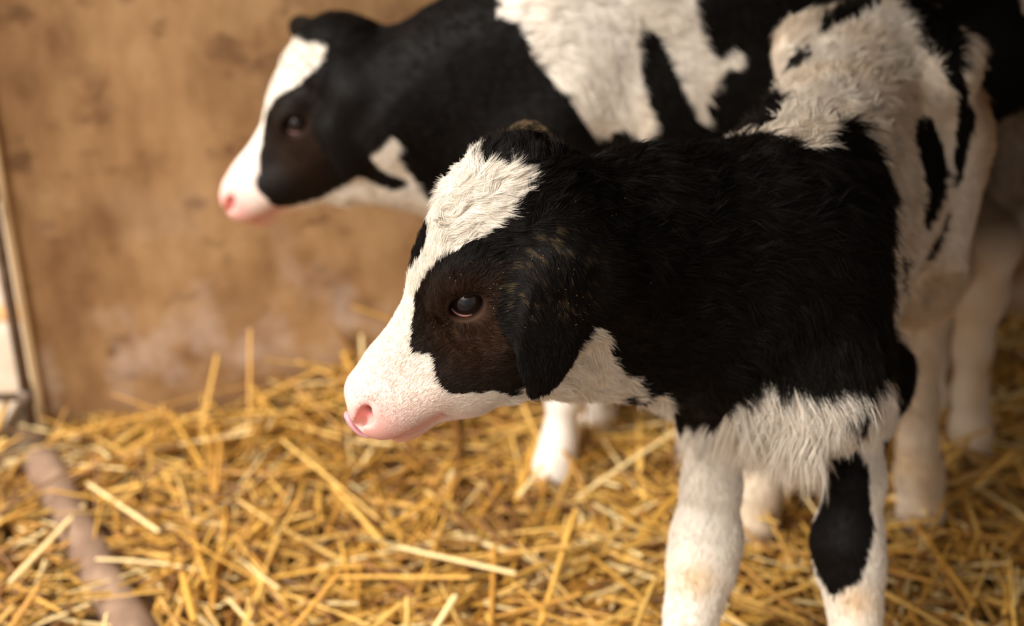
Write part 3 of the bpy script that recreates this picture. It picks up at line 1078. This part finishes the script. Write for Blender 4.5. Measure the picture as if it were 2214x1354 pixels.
    prof = np.array([1, 1, .85, .6, .15])
    R_ = (rad[:, None] * prof).astype(np.float32)
    bright = (.86 + .24 * r_.random((n, 1)))
    C = np.clip(C * bright * (1 + np.where(muz, .05, .22)[:, None] * (vnoise(root * 130)[:, None] - .5)), 0, .95)
    root_black = (~white)[:, None]
    C = np.where(root_black & (r_.random((n, 1)) < .15), C * 1.9, C)
    pts, R_, C = pts[keep], R_[keep], C[keep]
    o = curves_obj('fur', pts.reshape(-1, 3), K, R_.ravel(), m_fur, None, C)
    adopt(o, calf)
    return o


def extra1(root, nor, hl, tan, trunk, white):
    # long brisket and belly fringe
    lowb = trunk & (nor[:, 2] < -.25) & (root[:, 2] < .50) & white
    hl = np.where(lowb, np.where(root[:, 0] < .33, .040, .016), hl)
    dn = np.array([0.05, .0, -1.0])
    tan = np.where(lowb[:, None], tan * .35 + dn, tan)
    nk = (root[:, 0] < .20) & trunk & (nor[:, 2] < .1)
    hl = np.where(nk, np.minimum(hl, .013), hl)
    rear = (root[:, :2] - TR1['W'][:2]) @ f1
    hl = np.where(trunk & (rear < -.10) & (nor[:, 2] < .55) & (root[:, 2] > .48), hl * .48, hl)
    # shaggy ridge of the back, above the white patches
    hl = np.where(trunk & white & (nor[:, 2] > .55), np.clip(hl, .015, .022), hl)
    tan /= np.linalg.norm(tan, axis=1)[:, None] + 1e-9
    return hl, tan


fur1 = make_coat(calf1, D1, color_calf1, HF1, 620000, .00019, 21, 5.0, extra1)
fur2 = make_coat(calf2, D2, color_calf2, HF2, 170000, .00030, 22, 2.2, lambda root, nor, hl, tan, trunk, white: (hl * .55, tan))
tag(fur1, 'wavy calf coat of black and cream hair')
tag(fur2, 'smooth calf coat of black and cream hair')


def chaff():
    """small dry flecks caught in the fur"""
    r_ = np.random.default_rng(12)
    V, N = D1['V'], D1['N']
    px = to_px(V)
    view = V - np.array([0, 0, CAM_H])
    ok = ((N * view).sum(1) < -.25 * np.linalg.norm(view, axis=1)) & (V[:, 1] < 1.30)
    vs, fs = [], []
    for cx_, cy_, sx_, sy_, n in ((1030, 590, 60, 35, 14), (1062, 650, 8, 22, 8), (1185, 555, 40, 14, 16), (1235, 650, 34, 34, 20), (980, 700, 30, 10, 6), (1350, 520, 120, 90, 10), (1000, 420, 60, 60, 5)):
        for _ in range(n):
            q = np.array([r_.normal(cx_, sx_), r_.normal(cy_, sy_)])
            d2 = np.where(ok, ((px - q) ** 2).sum(1), 1e9)
            i = int(d2.argmin())
            if d2[i] > 60: continue
            if np.linalg.norm(V[i] - H(HF1, *EYE)) < .022: continue
            t = nrm(np.cross(N[i], r_.normal(size=3))); u = np.cross(N[i], t)
            c = V[i] + N[i] * .0030
            L, w = r_.uniform(.0004, .0011), r_.uniform(.00013, .0003)
            b0 = len(vs)
            for a, bb, k in ((-1, 0, 0), (0, -1, 0), (1, 0, 0), (0, 1, 0), (0, 0, 1), (0, 0, -1)):
                vs.append(c + t * a * L + u * bb * w + N[i] * k * w * .6)
            for f in ((0, 1, 4), (1, 2, 4), (2, 3, 4), (3, 0, 4), (1, 0, 5), (2, 1, 5), (3, 2, 5), (0, 3, 5)):
                fs.append(tuple(b0 + j for j in f))
    o = mesh_obj('chaff', vs, fs, simple_mat('dry_chaff', (.34, .23, .10), .6), smooth=False)
    tag(o, 'tiny dry chaff flecks caught in the dark face and ear fur of the front calf', 'chaff', kind='stuff')


chaff()

# ------------------------------------------------------------------ the pen: board wall, corner, rail, ground
WALL_S = .17


def wall_y(x): return 2.19 + WALL_S * x


def board_material():
    m, nt, b = new_mat('stained_board')
    N = nt.nodes.new
    tc = N('ShaderNodeTexCoord')

    def noise(scale, detail, stretch):
        mp = N('ShaderNodeMapping'); mp.inputs['Scale'].default_value = stretch
        nt.links.new(tc.outputs['Object'], mp.inputs[0])
        z = N('ShaderNodeTexNoise'); z.inputs['Scale'].default_value = scale; z.inputs['Detail'].default_value = detail
        z.inputs['Roughness'].default_value = .6
        nt.links.new(mp.outputs[0], z.inputs['Vector'])
        return z.outputs['Fac']

    def ramp(fac, stops):
        c = N('ShaderNodeValToRGB')
        for i, (p, col_) in enumerate(stops):
            e = c.color_ramp.elements[i] if i < 2 else c.color_ramp.elements.new(p)
            e.position = p; e.color = (*col_, 1)
        nt.links.new(fac, c.inputs[0])
        return c.outputs[0]

    def mixc(f, a, b_):
        x = N('ShaderNodeMix'); x.data_type = 'RGBA'
        if isinstance(f, float): x.inputs[0].default_value = f
        else: nt.links.new(f, x.inputs[0])
        nt.links.new(a, x.inputs[6])
        if isinstance(b_, tuple): x.inputs[7].default_value = (*b_, 1)
        else: nt.links.new(b_, x.inputs[7])
        return x.outputs[2]
    big = ramp(noise(6.5, 9, (1, 1, .75)), [(.34, (.185, .090, .034)), (.46, (.34, .185, .080)), (.56, (.44, .262, .122)), (.70, (.54, .345, .18))])
    fine = ramp(noise(30, 6, (1, 1, .45)), [(.35, (.26, .14, .060)), (.62, (.48, .295, .145))])
    c = mixc(.35, big, fine)
    # dark manure stains and pale dried splashes
    st = ramp(noise(11, 7, (1, 1, 1.2)), [(.56, (0, 0, 0)), (.66, (1, 1, 1))])
    c = mixc(st, c, (.20, .105, .048))
    sx_ = N('ShaderNodeSeparateXYZ'); nt.links.new(tc.outputs['Object'], sx_.inputs[0])
    mr = N('ShaderNodeMapRange'); mr.inputs[1].default_value = -.45; mr.inputs[2].default_value = -.80
    nt.links.new(sx_.outputs['Z'], mr.inputs[0])
    sp = ramp(noise(9, 8, (1, 1, .8)), [(.50, (0, 0, 0)), (.64, (.75, .75, .75))])
    mu = N('ShaderNodeMath'); mu.operation = 'MULTIPLY'
    nt.links.new(sp, mu.inputs[0]); nt.links.new(mr.outputs[0], mu.inputs[1])
    c = mixc(mu.outputs[0], c, (.58, .44, .35))
    nt.links.new(c, b.inputs['Base Color'])
    b.inputs['Roughness'].default_value = .7
    b.inputs['Specular IOR Level'].default_value = .3
    bp = N('ShaderNodeBump'); bp.inputs['Strength'].default_value = .2; bp.inputs['Distance'].default_value = .004
    nt.links.new(noise(60, 6, (1, 1, 1)), bp.inputs['Height'])
    nt.links.new(bp.outputs[0], b.inputs['Normal'])
    return m


m_board = board_material()
m_edge = noise_mat('pale_board_edge', [(.3, (.62, .42, .22)), (.7, (.80, .62, .38))], scale=9, bump=.1, stretch=(1, 1, .2))
m_steel = noise_mat('rusty_steel', [(.3, (.10, .065, .045)), (.7, (.22, .16, .12))], scale=40, bump=.1, rough=.5)
m_sill = noise_mat('worn_timber', [(.3, (.11, .062, .038)), (.5, (.21, .13, .085)), (.7, (.34, .23, .15))], scale=12, bump=.3, rough=.8, stretch=(1, 1, 1))
m_ground = noise_mat('straw_chaff', [(.30, (.035, .016, .006)), (.52, (.12, .055, .016)), (.75, (.30, .155, .045))], scale=45, detail=10, bump=.5, rough=.9)
m_yard = noise_mat('pale_yard', [(.3, (.36, .27, .19)), (.7, (.50, .42, .34))], scale=6, bump=.1, rough=.9)
m_dirt = noise_mat('yard_dirt', [(.3, (.10, .065, .035)), (.7, (.22, .15, .09))], scale=7, bump=.2, rough=.9)
m_dark = noise_mat('old_timber', [(.3, (.06, .028, .012)), (.7, (.13, .065, .03))], scale=8, bump=.2, rough=.85, stretch=(1, 1, .3))

ang = math.atan(WALL_S)
dirw = np.array([math.cos(ang), math.sin(ang)])
xe = P(103, 930, wall_y(-.78))[0]
WL = 2.2
cxy = np.array([xe, wall_y(xe)]) + dirw * WL / 2
box_obj('wall_back', (WL, .02, 1.80), (cxy[0], cxy[1] + .010, .89), m_board, rz=ang, kind='structure')
exy = np.array([xe, wall_y(xe)]) - dirw * .006
box_obj('trim_1', (.014, .030, 1.80), (exy[0], exy[1] + .008, .89), m_edge, rz=ang, kind='structure')
wr = cxy + dirw * WL / 2
box_obj('shade_wall', (.02, 2.0, 1.80), (wr[0] - .01, wr[1] - 1.0, .89), m_dark, kind='structure')  # unseen side wall, added to block light from the right
box_obj('shade_roof', (2.2, 3.1, .03), (.52, 1.05, 1.80), m_dark, rz=ang * .5, kind='structure')  # unseen roof, added and edged to limit where the sun falls
box_obj('ground', (9, 9, .04), (0, 2.0, -.025), m_dirt, kind='structure')
box_obj('path', (3.2, 3.0, .02), (xe - 1.66, 3.50, .008), m_yard, kind='structure')


def thin_bed(x, y):
    """the bedding thins out along the left part of the wall foot"""
    t = np.clip((2.19 + WALL_S * x - y - .02) / .26, 0, 1)
    k = np.clip((-x - .30) / .15, 0, 1)
    return 1 - k * (1 - t) * .93


def straw_h(x, y):
    x = np.asarray(x, float); y = np.asarray(y, float)
    p = np.stack([x * 4.5, y * 4.5, np.zeros_like(x)], -1)
    h = .014 + .030 * vnoise(p.reshape(-1, 3)).reshape(x.shape)
    wy = 2.19 + WALL_S * x
    h = h * thin_bed(x, y)
    h = h + np.exp(-((wy - y) / .10) ** 2) * (.004 + .060 * np.exp(-((x + .22) / .15) ** 2))
    # the rail lies in a hollow of the bedding
    rd = np.abs((x - RAIL_A[0]) * RAIL_N[0] + (y - RAIL_A[1]) * RAIL_N[1])
    h = h - .045 * np.exp(-(rd / .05) ** 2) * (y < 2.0)
    return np.maximum(h, .004)


RAIL_A = P(85, 990, 1.90); RAIL_B = P(330, 1400, 1.40)
_rn = nrm([RAIL_B[1] - RAIL_A[1], -(RAIL_B[0] - RAIL_A[0])]); RAIL_N = _rn

gx = np.linspace(-1.6, 1.5, 150); gy = np.linspace(.9, 2.45, 80)
GX, GY = np.meshgrid(gx, gy, indexing='ij')
GZ = straw_h(GX, GY) - .012
gv = np.stack([GX, GY, GZ], -1).reshape(-1, 3)
ii, jj = np.meshgrid(np.arange(149), np.arange(79), indexing='ij')
a_ = (ii * 80 + jj).ravel()
gq = np.stack([a_, a_ + 80, a_ + 81, a_ + 1], 1)
keepq = gv[gq].mean(1)[:, 1] < 2.19 + WALL_S * gv[gq].mean(1)[:, 0] - .002
keepq |= gv[gq].mean(1)[:, 0] < xe
gq = gq[keepq & ((gv[gq].mean(1)[:, 0] > xe - .02) | (gv[gq].mean(1)[:, 1] < 2.1))]
bed_floor = mesh_obj('floor', gv, gq, m_ground)
bed_floor['kind'] = 'structure'

# straw bedding
m_straw, nt, bs = new_mat('straw_stalk')
at = nt.nodes.new('ShaderNodeAttribute'); at.attribute_name = 'coat'
nt.links.new(at.outputs['Color'], bs.inputs['Base Color'])
bs.inputs['Roughness'].default_value = .42
bs.inputs['Specular IOR Level'].default_value = .45
bs.inputs['Subsurface Weight'].default_value = 0.0

STRAW_TINTS = np.array([(.62, .335, .060), (.50, .245, .042), (.70, .43, .11), (.80, .60, .28), (.22, .095, .022), (.66, .38, .080)])


def straw_mesh(C0, D_, L, rad, bendv, tint, nseg=4, ns=5):
    n = len(C0)
    ts = np.linspace(-.5, .5, nseg + 1)
    D_ = D_ / np.linalg.norm(D_, axis=1)[:, None]
    up = np.tile([0, 0, 1.0], (n, 1))
    up[np.abs(D_[:, 2]) > .9] = [1, 0, 0]
    U = np.cross(D_, up); U /= np.linalg.norm(U, axis=1)[:, None]
    W = np.cross(U, D_)
    V = np.empty((n, nseg + 1, ns, 3))
    for i, tt in enumerate(ts):
        c = C0 + D_ * (L * tt)[:, None] + bendv * ((.25 - tt * tt) * L)[:, None]
        r = rad * (1.0 if 0 < i < nseg else .92)
        for k in range(ns):
            a = 2 * math.pi * k / ns
            V[:, i, k] = c + (U * math.cos(a) + W * (math.sin(a) * .55)) * r[:, None]
    base = (np.arange(n) * (nseg + 1) * ns)[:, None]
    q = []
    for i in range(nseg):
        for k in range(ns):
            k2 = (k + 1) % ns
            q.append(base + np.array([[i * ns + k, i * ns + k2, (i + 1) * ns + k2, (i + 1) * ns + k]]))
    Q = np.stack(q, 1).reshape(-1, 4)
    cc = np.repeat(tint, (nseg + 1) * ns, 0)
    return V.reshape(-1, 3), Q, cc


def bed(n, seed, region):
    r_ = np.random.default_rng(seed)
    x = r_.uniform(region[0], region[1], n); y = r_.uniform(region[2], region[3], n)
    ok = (y < 2.19 + WALL_S * x - .02) | (x < xe - .05)
    ok &= ~((x < xe + .03) & (y > 1.93))
    # keep the rail mostly clear
    rd = np.abs((x - RAIL_A[0]) * RAIL_N[0] + (y - RAIL_A[1]) * RAIL_N[1])
    ok &= ~((rd < .045) & (y < 2.0) & (r_.random(n) < .72))
    x, y = x[ok], y[ok]; n = len(x)
    L = np.clip(r_.gamma(4.0, .036, n), .035, .36)
    th = r_.uniform(0, 2 * math.pi, n) + .5 * np.sin(x * 9)
    el = r_.normal(0, .16, n) + (r_.random(n) < .08) * np.abs(r_.normal(0, .45, n))
    el = np.clip(el, -np.arcsin(np.clip(.03 / L, 0, 1)), np.arcsin(np.clip(.075 / L, 0, 1)))
    D_ = np.stack([np.cos(th) * np.cos(el), np.sin(th) * np.cos(el), np.sin(el)], 1)
    # near the wall no stalk may cross it
    wy = 2.19 + WALL_S * x
    room = np.where(x > xe - .05, (wy - y - .012), 9)
    L = np.where(np.abs(D_[:, 1]) * L * .5 > room, np.maximum(room / np.maximum(np.abs(D_[:, 1]), .1) * 2, .02), L)
    lay = r_.random(n) ** .8
    z = straw_h(x, y) - .008 + lay * .024 * (.25 + .75 * thin_bed(x, y)) + np.abs(np.sin(el)) * L * .46
    C0 = np.stack([x, y, z], 1)
    rad = np.clip(r_.normal(.0029, .0008, n), .0010, .0044)
    rad = np.where(r_.random(n) < .08, rad * 1.6, rad)
    bend = r_.normal(0, .10, (n, 3)); bend[:, 2] = r_.normal(0, .06, n)
    tint = STRAW_TINTS[r_.choice(6, n, p=[.21, .21, .14, .10, .21, .13])] * (.66 + .44 * r_.random((n, 1)))
    depth_shade = 1.0
    return straw_mesh(C0, D_, L, rad, bend, np.clip(tint * depth_shade, 0, .9))


v, q, c = bed(11500, 5, (-1.25, 1.16, 1.02, 2.36))
straw = mesh_obj('straw_bedding', v, q, m_straw, colors=c)
tag(straw, 'loose golden straw bedding heaped over the whole pen floor', 'straw', kind='stuff')

# single stalks that stand out from the bedding
def stalk(p0, p1, rad, tint, label, bend=(0, 0, 0), group=None):
    p0, p1 = np.array(p0), np.array(p1)
    c = (p0 + p1) / 2
    v, q, cc = straw_mesh(np.zeros((1, 3)), (p1 - p0)[None], np.array([np.linalg.norm(p1 - p0)]), np.array([rad]),
                          np.array([bend], float), np.array([tint]), nseg=8, ns=8)
    o = mesh_obj('straw_stalk', v, q, m_straw, colors=cc)
    o.location = c.tolist()
    tag(o, label, 'straw stalk', group)
    return o


def SP(px, py, lift=.035):
    """point just over the bedding seen at a pixel"""
    d = 1.6
    for _ in range(12):
        p = P(px, py, d)
        h = float(straw_h(np.array(p[0]), np.array(p[1]))) + lift
        a = (CAM_H - p[2]) / d
        d = (CAM_H - h) / a
    return P(px, py, d)


def WP(px, py, off=.012):
    """point on the board wall seen at a pixel"""
    d = 2.1
    for _ in range(12):
        d = wall_y(P(px, py, d)[0]) - off
    return P(px, py, d)


GOLD, PALE, AMBER = (.66, .38, .09), (.82, .62, .30), (.58, .30, .05)
stalk(SP(437, 925), WP(470, 768), .0034, GOLD, 'golden straw stalk standing almost upright against the board wall, left of the other upright one')
stalk(SP(540, 905), WP(541, 712), .0030, AMBER, 'thin straw stalk standing straight up against the board wall, right of the other upright one')
stalk(SP(548, 868, .05), WP(700, 796, .03), .0036, GOLD, 'long straw stalk slanting up to the right along the foot of the wall', (0, 0, .05))
stalk(WP(760, 662), WP(1015, 775, .03), .0038, GOLD, 'straw stalk against the wall whose upper end shows just left of the near calf\'s blaze', (0, 0, .12))
stalk(WP(712, 694), WP(778, 786), .0034, AMBER, 'straw stalk leaning on the wall above the near calf\'s nose')
stalk(SP(105, 948, .05), SP(352, 892, .06), .0036, AMBER, 'long amber straw stalk lying from the wall corner along the board foot', (0, 0, .03))
stalk(SP(722, 1050, .05), SP(838, 1185, .05), .0044, GOLD, 'thick bent straw stalk running down from below the near calf\'s nose')
stalk(SP(840, 1178, .052), SP(1115, 1240, .05), .0040, PALE, 'long pale straw stalk running right from the end of the thick bent one')
stalk(SP(940, 1360, .07), SP(985, 1288, .085), .0046, PALE, 'short pale straw stub sticking up at the bottom edge of the picture')
stalk(SP(182, 1092, .05), SP(20, 1262, .04), .0048, PALE, 'flattened pale straw stalk lying across the half buried rail')
stalk(SP(190, 1045, .05), SP(345, 1150, .05), .0036, PALE, 'pale straw stalk lying right of the half buried rail, slanting down')
stalk(SP(1115, 1085, .05), SP(1160, 955, .09), .0040, AMBER, 'straw stalk leaning up left of the far calf\'s front hoof')
stalk(SP(1120, 1075, .06), SP(1175, 1005, .07), .0040, PALE, 'pale straw stalk leaning against the far calf\'s front pastern')
stalk(SP(1250, 1075, .05), SP(1475, 925, .06), .0038, PALE, 'long pale straw stalk slanting up to the near calf\'s right foreleg', (0, 0, .04))
stalk(SP(1565, 1275, .05), SP(1745, 1345, .05), .0036, GOLD, 'golden straw stalk lying between the near calf\'s two forelegs')
stalk(SP(1925, 1072, .05), SP(2005, 1112, .05), .0042, PALE, 'pale straw stalk crossing in front of the near calf\'s hind hoof')
stalk(SP(1970, 1120, .05), SP(2110, 1310, .05), .0040, AMBER, 'long amber straw stalk slanting down right from the near calf\'s hind hoof')
stalk(SP(2110, 1050, .06), SP(2190, 975, .10), .0036, GOLD, 'straw stalk pointing up right of the far calf\'s hind hoof')

# half buried timber rail along the pen's open side
rp = [RAIL_A + (RAIL_B - RAIL_A) * t for t in np.linspace(.02, 1.25, 12)]
for i, p in enumerate(rp): p[2] = .030 + .004 * math.sin(i)
v, f = tube_geo(np.array(rp) - rp[5], [.030 * (1 + .05 * math.sin(i * 1.9)) for i in range(12)], 16)
rail = mesh_obj('floor_rail', v, f, m_sill)
rail.location = rp[5].tolist()
tag(rail, 'round brown timber rail half buried in straw, running out from the wall corner', 'rail')

# steel gate outside the wall corner
g0 = P(66, 905, wall_y(xe) - .035)
gate = bpy.data.objects.new('steel_gate', None)
col.objects.link(gate)
gate.location = (g0[0], g0[1], 0)
tag(gate, 'dark tubular steel gate beside the end of the board wall', 'gate')
v, f = tube_geo([(0, 0, .01), (0, 0, .4), (0, 0, .9), (0, 0, 1.3)], [.0095] * 4, 14)
mesh_obj('gate_post', v, f, m_steel, gate)
zb = P(60, 858, g0[1])[2]
for k, z in enumerate((zb, zb + .36, zb + .72)):
    v, f = tube_geo([(-.004, 0, z), (-.35, -.01, z), (-.7, -.02, z)], [.0075] * 3, 12)
    mesh_obj('gate_bar', v, f, m_steel, gate)
    v, f = tube_geo([(0, 0, z - .014), (0, 0, z + .014)], [.0125] * 2, 14)
    mesh_obj('gate_collar', v, f, m_steel, gate)
v, f = tube_geo([(-.7, -.02, .01), (-.7, -.02, 1.3)], [.0095] * 2, 14)
mesh_obj('gate_post', v, f, m_steel, gate)

# board lying in the yard behind the gate
yp = P(8, 756, 2.42)
yb = box_obj('wooden_board', (.5, .055, .03), (yp[0] - .2, yp[1], .012), m_edge, rz=.05)
tag(yb, 'orange brown wooden board lying in the bright yard behind the gate', 'board')
yb.data.materials.clear(); yb.data.materials.append(noise_mat('orange_board', [(.3, (.42, .20, .07)), (.7, (.62, .33, .13))], scale=10, bump=.1))
